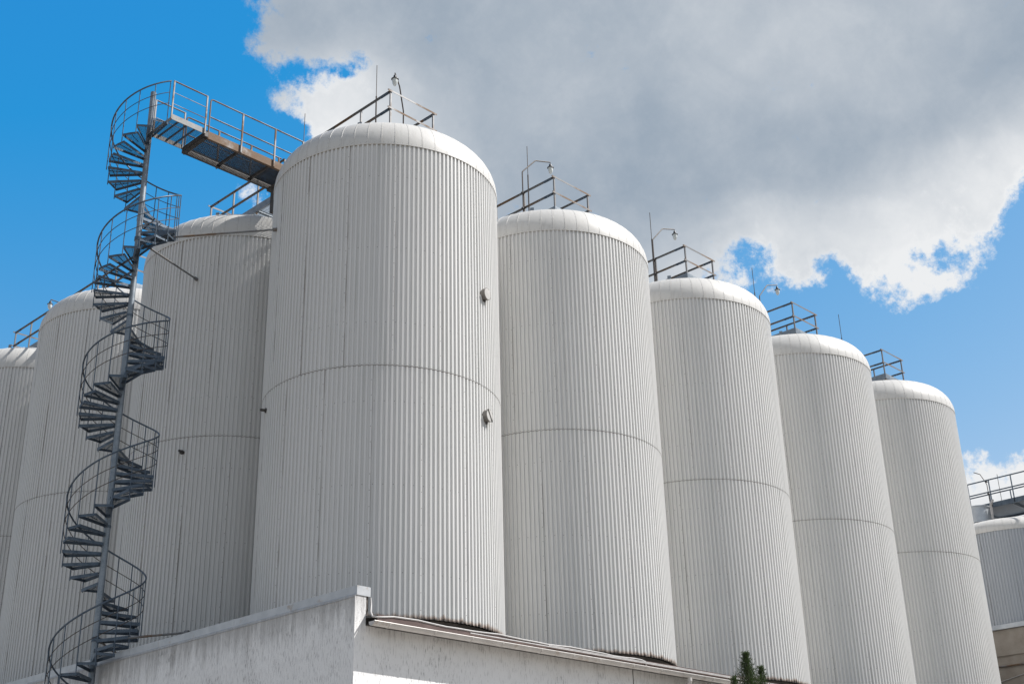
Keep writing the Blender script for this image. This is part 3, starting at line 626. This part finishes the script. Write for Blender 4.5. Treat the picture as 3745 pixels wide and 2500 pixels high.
def pipe_rail(parent, xs, y, z_top, z_mid, x0, x1, bend=True):
    c = 0.07
    b = MB()
    if bend: b.tube([(x0, y, Z_DECK-0.16), (x0, y, z_top-c), (x0+c*.3, y, z_top-c*.3), (x0+c, y, z_top), (x1, y, z_top)], 0.021, 8)
    else: b.tube([(x0, y, z_top), (x1, y, z_top)], 0.021, 8)
    b.build('top_rail', 'rail', parent, 40)
    b = MB(); b.tube([(x0+0.02, y, z_mid), (x1, y, z_mid)], 0.019, 8); b.build('mid_rail', 'rail', parent, 40)
    for x in xs:
        b = MB(); b.bar((x, y, Z_DECK-0.17), (x, y, z_top-0.01), 0.042, 0.042); b.build('post', 'rail', parent)
pipe_rail(FB, (-3.02, -1.92, -0.95), YN-0.06, Z_RAIL, 21.63, -4.08, -0.86)
pipe_rail(FB, (-3.02, -1.92, -0.95), YF+0.06, Z_RAIL, 21.63, -4.08, -0.86)

# ------------------------------------------------------------------ spiral staircase
PX, PY, RH = -5.282, 3.624, 0.978
TH0 = -1.611; PITCH = 3.467
KN = [0, -0.081, -0.143, -0.259, 0.089, 0.122, 0.029, 0.010, -0.009]
def zh(t_):   # handrail height at angle t_ below the landing
    q = t_ / (10*math.pi) * 8; i = min(int(q), 7); c = KN[i] + (KN[i+1]-KN[i])*min(q-i, 1.0) if q < 8 else KN[8]
    return 22.2 - PITCH * t_ / (2*math.pi) + c
ST = thing('spiral_staircase', 'grey galvanised spiral staircase climbing to the footbridge', 'staircase', (PX, PY, 0))
b = MB(); b.tube([(0,0,0),(0,0,17.3),(0,0,22.33)], 0.076, 20)
b.build('pole', 'galv', ST, 40)
b = MB()
for i in range(97): 
    z = 21.05 - i*0.2167; a = 2.9 + i*R(-22.5)*.35
for z in (4.6, 10.15, 15.62): b.lathe([(0.078,-0.035),(0.084,-0.03),(0.084,0.03),(0.078,0.035)], 20, (0,0,z))
b.build('pole_joint', 'galvd', ST, 40)
DT = R(22.5)
# one tread: wedge tray open below, perforated top, folded rims
W0, W1 = -R(1.5), R(24.5)
def pt(r, a): return (r*math.cos(a), r*math.sin(a))
b = MB()
ro, ri = 0.945, 0.07
inner = [(0.03+0.065, -0.05), (0.095, 0.05)]
A0, A1 = pt(ro, W0), pt(ro, W1)
i0, i1 = (0.07, -0.04), (0.07*math.cos(W1)+0.02, 0.07*math.sin(W1)+0.045)
def strip(p, q, z0, z1, th=0.006):
    b.bar((p[0], p[1], (z0+z1)/2), (q[0], q[1], (z0+z1)/2), th, z1-z0)
b.cur = 0
strip(i0, A0, -0.075, 0.0); strip(i1, A1, -0.075, 0.0); strip(A0, A1, -0.06, 0.0)
strip((0.5*ro*math.cos(W0+.2)+.0, 0.5*ro*math.sin(W0+.2)), pt(ro-.01, (W0+W1)/2), -0.03, -0.006, 0.004)
b.box((0.06,-0.05,-0.075), (0.09,0.06,0.0))
b.cur = 1
k0 = len(b.v); zt = -0.004
poly = [i0, A0, pt(ro*0.995, (W0+W1)/2), A1, i1]
b.v += [(x, y, zt) for x, y in poly] + [(x, y, zt-0.003) for x, y in poly]
b.face([k0+i for i in range(5)])
ME_TREAD = b.mesh('tread', ['galvd', 'perf'])
b = MB(); b.bar((0,0,-0.27), (0,0,1.0), 0.024, 0.024); ME_BAL = None
NT_ = 96
bal_cache = {}
for i in range(NT_):
    tm = (i + 0.5) * DT; z = zh(tm) - 1.165
    if z < 0.12: break
    a = TH0 - (i + 1) * DT
    link('tread', ME_TREAD, ST, (0,0,z), a)
    # baluster at the upper front corner of each tread, reaching down to the tread below
    ta = (i + 0.04) * DT; ang = TH0 - ta; zt = zh(ta); zb = z - 0.085
    L = round(zt - 0.012 - zb, 2)
    if L not in bal_cache:
        q = MB(); q.tube([(0,0,0),(0,0,L)], 0.0125, 8); bal_cache[L] = q.mesh('baluster', 'galvd', 40)
    link('baluster', bal_cache[L], ST, (RH*math.cos(ang), RH*math.sin(ang), zb), 0)
tmax = (i - 0.2) * DT
def helix(dz, r, t0=0.0, name='handrail', mat='galvd'):
    n_ = int(tmax / R(6)); P = []
    for k in range(n_ + 1):
        t_ = t0 + (tmax - t0) * k / n_; P.append((RH*math.cos(TH0-t_), RH*math.sin(TH0-t_), zh(t_) + dz))
    q = MB(); q.tube(P, r, 8); q.build(name, mat, ST, 60)
helix(0.0, 0.021); helix(-0.36, 0.0095, name='mid_rail', mat='rod'); helix(-0.70, 0.0095, name='mid_rail', mat='rod')
# landing at the top
LX0, LX1, LY0, LY1 = -5.22-PX, -4.20-PX, 2.64-PY, 3.70-PY
b = MB(); b.cur = 0
b.box((LX0, LY0-0.02, Z_DECK-0.10), (LX1, LY0, Z_DECK+0.06)); b.box((LX0+0.05, LY1, Z_DECK-0.10), (LX1, LY1+0.02, Z_DECK+0.03)); b.box((LX0, LY0, Z_DECK-0.10), (LX0+0.02, LY1, Z_DECK-0.004))
b.build('landing_frame', 'plate', ST)
for f in (0.25, 0.5, 0.75):
    q = MB(); x = LX0 + (LX1-LX0)*f; q.box((x-0.015, LY0, Z_DECK-0.06), (x+0.015, LY1, Z_DECK-0.010)); q.build('landing_rib', 'galvd', ST)
q = MB(); q.box((LX1, LY0-0.03, Z_DECK-0.17), (LX1+0.10, LY1+0.03, Z_DECK-0.02)); q.build('landing_beam', 'bolt', ST)
q = MB(); q.v = [(LX0+0.02, LY0, Z_DECK-0.006),(LX1, LY0, Z_DECK-0.006),(LX1, LY1, Z_DECK-0.006),(LX0+0.02, LY1, Z_DECK-0.006)]; q.face((0,1,2,3)); q.build('landing_plate', 'perf', ST)
for y, z0 in ((LY0-0.045, Z_DECK-0.12), (LY1+0.0, Z_DECK-0.10)):
    x0, x1 = LX0-0.03, LX1-0.02
    if y > 0: x0 += 0.12
    q = MB(); q.tube([(x0-0.02, y, Z_RAIL), (x1+0.02, y, Z_RAIL)], 0.02, 8); q.build('landing_rail', 'rail', ST, 40)
    for dz in ((0.36, 0.71) if y < 0 else (0.55,)):
        q = MB(); q.tube([(x0, y, Z_RAIL-dz), (x1, y, Z_RAIL-dz)], 0.011, 6); q.build('landing_rail', 'rail', ST, 40)
    for x in (x0, x1):
        q = MB(); q.bar((x, y, z0), (x, y, Z_RAIL-0.01), 0.036, 0.036); q.build('landing_post', 'rail', ST)
# braces to the silos and the wall
def brace(p, q_, r=0.024):
    p, q_ = Vector(p) - Vector((PX,PY,0)), Vector(q_) - Vector((PX,PY,0)); d = (q_-p)
    k = MB(); k.tube([p, p + d*0.55], r*1.15, 10); k.tube([p + d*0.53, q_], r, 10)
    k.tube([p + d*0.10, p + d*0.12], r*1.6, 10); k.tube([q_ - d.normalized()*0.10, q_], r*2.1, 10); k.build('brace', 'rail', ST, 40)
def clampring(z):
    k = MB(); k.lathe([(0.078,-0.05),(0.094,-0.05),(0.094,0.05),(0.078,0.05)], 24, (0,0,z)); k.box((0.08,-0.05,z-0.04),(0.15,0.05,z+0.04)); k.build('clamp_ring', 'galvd', ST, 40)
clampring(17.80); clampring(7.52)
brace((PX+.07, PY-.05, 17.8), (-2.87, 0.93, 17.91)); brace((PX+.05, PY+.06, 17.8), (-2.62, 5.05, 18.07))
brace((PX+.07, PY-.06, 7.5), (-4.45, 1.1, 7.40)); brace((PX+.08, PY-.02, 7.5), (-5.0, 3.1, 7.14), 0.02)

# ------------------------------------------------------------------ low building in front of the silos
LB = thing('low_building', 'low rendered building with a grey coping and a gutter below the silos', 'building', (-5.13, -5.46, 0))
OX, OY = -5.13, -5.46
def L(p): return (p[0]-OX, p[1]-OY, p[2])
def lbx(name, a, b_, mat, parent=LB, bev=None):
    q = MB(); q.box(L(a), L(b_)); return q.build(name, mat, parent)
lbx('wall', (-5.13,-5.46,0), (-4.87,26,6.99), 'wall'); lbx('wall', (-4.87,-5.458,0), (30.5,-5.2,6.46), 'wall')
# coping with a drip lip
q = MB(); q.box(L((-5.10,-5.475,6.992)), L((-4.78,26.1,7.165)))
q.hexa([L(p) for p in ((-5.145,-5.475,6.955),(-5.139,-5.475,6.952),(-5.139,26.1,6.952),(-5.145,26.1,6.955),(-5.108,-5.475,6.995),(-5.1005,-5.475,7.02),(-5.1005,26.1,7.02),(-5.108,26.1,6.995))])
for y in (-1.6, 2.4, 6.4, 10.4): q.box(L((-5.104, y, 6.996)), L((-4.776, y+0.05, 7.169)))
cop = q.build('coping', 'coping', LB)
q = MB(); q.box(L((-4.868,-5.44,6.6)), L((-4.80,-5.3,6.99))); q.build('dark_gap_block', 'plinth', LB)  # dark block filling the dark gap under the coping end
EY = -5.775
q = MB(); q.hexa([L(p) for p in ((-4.87,EY,6.565),(30.4,EY,6.565),(30.4,-3.2,6.86),(-4.87,-3.2,6.86),(-4.87,EY,6.60),(30.4,EY,6.60),(30.4,-3.2,6.895),(-4.87,-3.2,6.895))])
q.box(L((-4.87,-3.2,6.86)), L((30.4,26,6.895))); q.build('roof', 'roof', LB)
lbx('fascia', (-4.87,EY-0.02,6.45), (30.3,EY,6.612), 'fascia')
lbx('soffit', (-4.87,EY,6.465), (30.3,-5.2,6.475), 'bolt')
# gutter: half round trough with a rolled lip, brackets and pipe
GY, GZ, GR = -5.855, 6.455, 0.078
q = MB(); prof = [(math.pi + math.pi*k/10) for k in range(11)]
for x in (-5.06, 30.2):
    for a in prof: q.v.append(L((x, GY + GR*math.cos(a), GZ + GR*math.sin(a))))
    for a in reversed(prof): q.v.append(L((x, GY + (GR-.006)*math.cos(a), GZ + (GR-.006)*math.sin(a))))
for k in range(22): q.face((k, (k+1)%22, 22+(k+1)%22, 22+k))
q.face(list(range(22))[::-1]); q.face(list(range(22, 44)))
q.tube([L((-5.06, GY-GR, GZ)), L((30.2, GY-GR, GZ))], 0.012, 8)
gut = q.build('gutter', 'gutter', LB, 40)
q = MB(); poly = [L((-5.063, GY + GR*math.cos(a), GZ + GR*math.sin(a))) for a in prof]; k0 = len(q.v); q.v += poly; q.face(range(k0, k0+11)); q.build('end_cap', 'gutter', gut)
for i in range(36):
    x = -4.6 + i*0.96 + (0.06 if i % 3 else -0.08)
    q = MB(); P = [L((x, GY + (GR+.004)*math.cos(a), GZ + (GR+.004)*math.sin(a))) for a in prof]
    for u_, v_ in zip(P, P[1:]): q.bar(u_, v_, 0.035, 0.006, Vector(u_) - Vector(L((x, GY, GZ))))
    q.bar(L((x, GY-GR, GZ+0.012)), L((x, EY-0.02, GZ+0.03)), 0.03, 0.006); q.build('gutter_bracket', 'gutter', gut)
q = MB(); q.tube([L(p) for p in ((4.22,GY,GZ-0.06),(4.22,GY,GZ-0.16),(4.21,GY+0.02,GZ-0.20),(4.18,-5.55,GZ-0.42),(4.17,-5.53,GZ-0.48),(4.17,-5.53,0.2))], 0.05, 14)
q.lathe([(0.06,-0.03),(0.06,0.03)], 14, L((4.22,GY,GZ-0.12))); q.build('downpipe', 'gutter', LB, 40)
P = [(-4.77,-5.46,6.98),(-4.76,-5.47,6.85),(-4.83,-5.55,6.70),(-4.93,-5.72,6.58),(-4.90,-5.79,6.56),(-4.75,-5.80,6.575),(-4.5,-5.80,6.612)]
x = -3.9
while x < 2.6:
    P.append((x, -5.797, 6.610 + 0.012*math.sin(x*2.7) + 0.006*math.sin(x*6.1))); x += 0.35
P += [(2.62,-5.80,6.61),(2.72,-5.805,6.59),(2.75,-5.81,6.50)]
q = MB(); q.tube([L(p) for p in P], 0.017, 8); q.build('cable', 'cable', LB, 60)
for cx, cz, cr in ((-2.6, 6.548, 0.013), (-0.4, 6.572, 0.010)):
    q = MB(); q.tube([L((cx,-5.83,cz)), L((30,-5.83,cz))], cr, 6); q.build('conduit', 'cable', LB, 60)
lbx('expansion_joint', (2.69,-5.4605,0), (2.715,-5.4575,6.46), 'bolt')

# ------------------------------------------------------------------ concrete building with the far silo
CB = thing('concrete_building', 'brown concrete building with ledges and metal flashing at the far right', 'building', (31.5, -12, 0))
def cbx(name, a, b_, mat):
    q = MB(); q.box([a[0]-31.5, a[1]+12, a[2]], [b_[0]-31.5, b_[1]+12, b_[2]]); return q.build(name, mat, CB)
cbx('wall', (31.5,-12,0), (44,14,11.56), 'conc')
cbx('ledge', (31.44,-12,10.53), (31.5,14,10.73), 'conc')
cbx('flashing', (31.40,-12.05,11.57), (31.9,14,11.66), 'flash'); cbx('flashing', (31.45,-12.03,11.66), (31.9,14,11.76), 'flash')
q = MB(); q.tube([(-0.06, 2, 10.12), (-0.06, 25, 10.13)], 0.035, 8); q.build('pipe', 'rust', CB, 40)
q = MB(); q.tube([(-0.03, 7 + k*0.5, 10.55 - 0.16*k + 0.0045*k*k) for k in range(15)], 0.015, 6); q.build('cable', 'cable', CB, 40)
FC = (34.75, -1.0)
IZ = 15.73 - Z_RIM
t_ = thing('silo', 'grey shaded silo with a pale cap on the concrete building at far right', 'silo', (FC[0], FC[1], IZ), 'silos beyond the front row')
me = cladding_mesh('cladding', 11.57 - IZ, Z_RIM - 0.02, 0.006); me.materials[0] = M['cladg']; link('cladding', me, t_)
cp = link('cap', ME_CAP, t_, (0, 0, 19.41*0.36)); cp.scale = (1, 1, 0.64)
q = MB(); q.lathe([(0.55,20.3),(0.55,20.98),(0.60,20.98),(0.60,21.02),(0.0,21.08)], 28, (-1.15,0.75,0)); q.build('manway', 'flash', t_, 40)
q = MB(); q.tube([(-1.2,0.05,20.4),(-1.2,0.05,21.0),(-1.25,-0.02,21.1),(-1.5,-0.2,21.12)], 0.06, 10); q.build('vent_pipe', 'cable', t_, 40)
WK = thing('roof_walkway', 'blue grey walkway with railings crossing above the far right silo', 'walkway', (33.85, -9, 0))
def wbx(name, a, b_, mat): 
    q = MB(); q.box((a[0]-33.85, a[1]+9, a[2]), (b_[0]-33.85, b_[1]+9, b_[2])); return q.build(name, mat, WK)
wbx('beam', (33.82,-9,17.22), (33.90,6,17.44), 'galvd'); wbx('beam', (35.95,-9,17.22), (36.03,6,17.44), 'galvd')
wbx('deck', (33.90,-9,17.30), (35.95,6,17.34), 'galvd')
for y in (-6.5,-5.0,-3.4,-1.8,-0.2,1.4):
    wbx('cross_beam', (33.90,y,17.20), (35.95,y+0.06,17.298), 'galv')
for x in (33.84, 36.0):
    for nm, z in (('top_rail', 18.47), ('mid_rail', 17.93)): 
        q = MB(); q.bar((x-33.85, 0, z), (x-33.85, 15, z), 0.045, 0.045); q.build(nm, 'galvd', WK)
    for y in (-6.9,-5.6,-4.3,-3.0,-1.92,-0.92,0.06,1.2,2.5):
        q = MB(); q.bar((x-33.85, y+9, 17.24), (x-33.85, y+9, 18.45), 0.04, 0.04); q.build('post', 'galvd', WK)
wbx('support_leg', (34.1,-0.35,16.6), (34.2,-0.25,17.22), 'galvd')
lamp('headless bent lamp pole on the walkway above the far right silo', (33.9, -0.80, 17.4), 1, [(0,0,-0.1),(0,0,0.88),(0,0.03,0.98),(0,0.22,1.41),(0,0.26,1.44),(0,0.50,1.57)], head=False, r=0.018)
q = MB(); q.tube([(0,0,0),(0,0,1.24)], 0.011, 6); o = q.build('lightning_rod', 'rod', None, 40, (33.9,-1.33,17.4))
o['label'] = 'thin lightning rod rising from the walkway above the far right silo'; o['category'] = 'lightning rod'; o['group'] = 'lightning rods on the silos'

# ------------------------------------------------------------------ conifers in front of the wall
def conifer(label, x, y, h, rad, seed, n):
    rng = random.Random(seed)
    t_ = thing('conifer', label, 'conifer', (x, y, 0), 'conifers by the low wall')
    b = MB(); b.tube([(0,0,0),(0.02,0.01,h*.5),(0,0,h*.97)], 0.06, 8, r2=0.006); b.build('trunk', 'bark', t_, 40)
    c = MB()
    for i in range(n):
        f = (i / n) ** 1.55 * 0.97 + 0.004                  # 0 at the tip
        z0 = h * (1 - f); a = rng.uniform(0, 6.283)
        low = h - z0
        reach = rad * min(1.0, 0.07 + (low / 1.25) ** 0.95) * rng.uniform(0.45, 1.5) * (0.80 + 0.35 * math.sin(3*a + 4.1*z0 + seed) * math.sin(5.3*z0 + seed))
        up = rng.uniform(0.7, 1.6)
        d = Vector((math.cos(a), math.sin(a), up)).normalized()
        Lb = reach * math.sqrt(1 + up*up) * 0.8
        st = Vector((0, 0, z0 - reach*up*0.75)); st.z = min(st.z, h - 0.05)
        k = max(5, int(Lb / 0.016))
        for j in range(k):
            g = (j + rng.random()) / k
            if g < 0.30 and rng.random() < 0.7: continue
            p = st + d * Lb * g + Vector((rng.gauss(0,.022), rng.gauss(0,.022), rng.gauss(0,.02)))
            q = Vector((d.x + rng.gauss(0,.45), d.y + rng.gauss(0,.45), d.z + rng.gauss(0.15,.35))).normalized()
            s_ = q.cross(Vector((rng.gauss(0,1), rng.gauss(0,1), rng.gauss(0,1)))).normalized()
            Ln = rng.uniform(0.03, 0.08) * (1.15 - 0.4*g); w = rng.uniform(0.004, 0.009)
            b0 = len(c.v); c.v += [tuple(p - s_*w*.5), tuple(p + q*Ln*.5 - s_*w), tuple(p + q*Ln), tuple(p + q*Ln*.5 + s_*w)]
            c.face((b0, b0+1, b0+2, b0+3))
    c.build('crown', 'leaf', t_)
conifer('tallest dark green conifer tip before the low wall', 4.84, -7.0, 6.86, 0.60, 3, 2300)
conifer('slim conifer tip just right of the tallest conifer', 5.38, -7.0, 6.60, 0.46, 8, 1600)
conifer('low conifer tip at the photo bottom, left of the tallest conifer', 4.30, -7.0, 6.26, 0.44, 5, 1300)
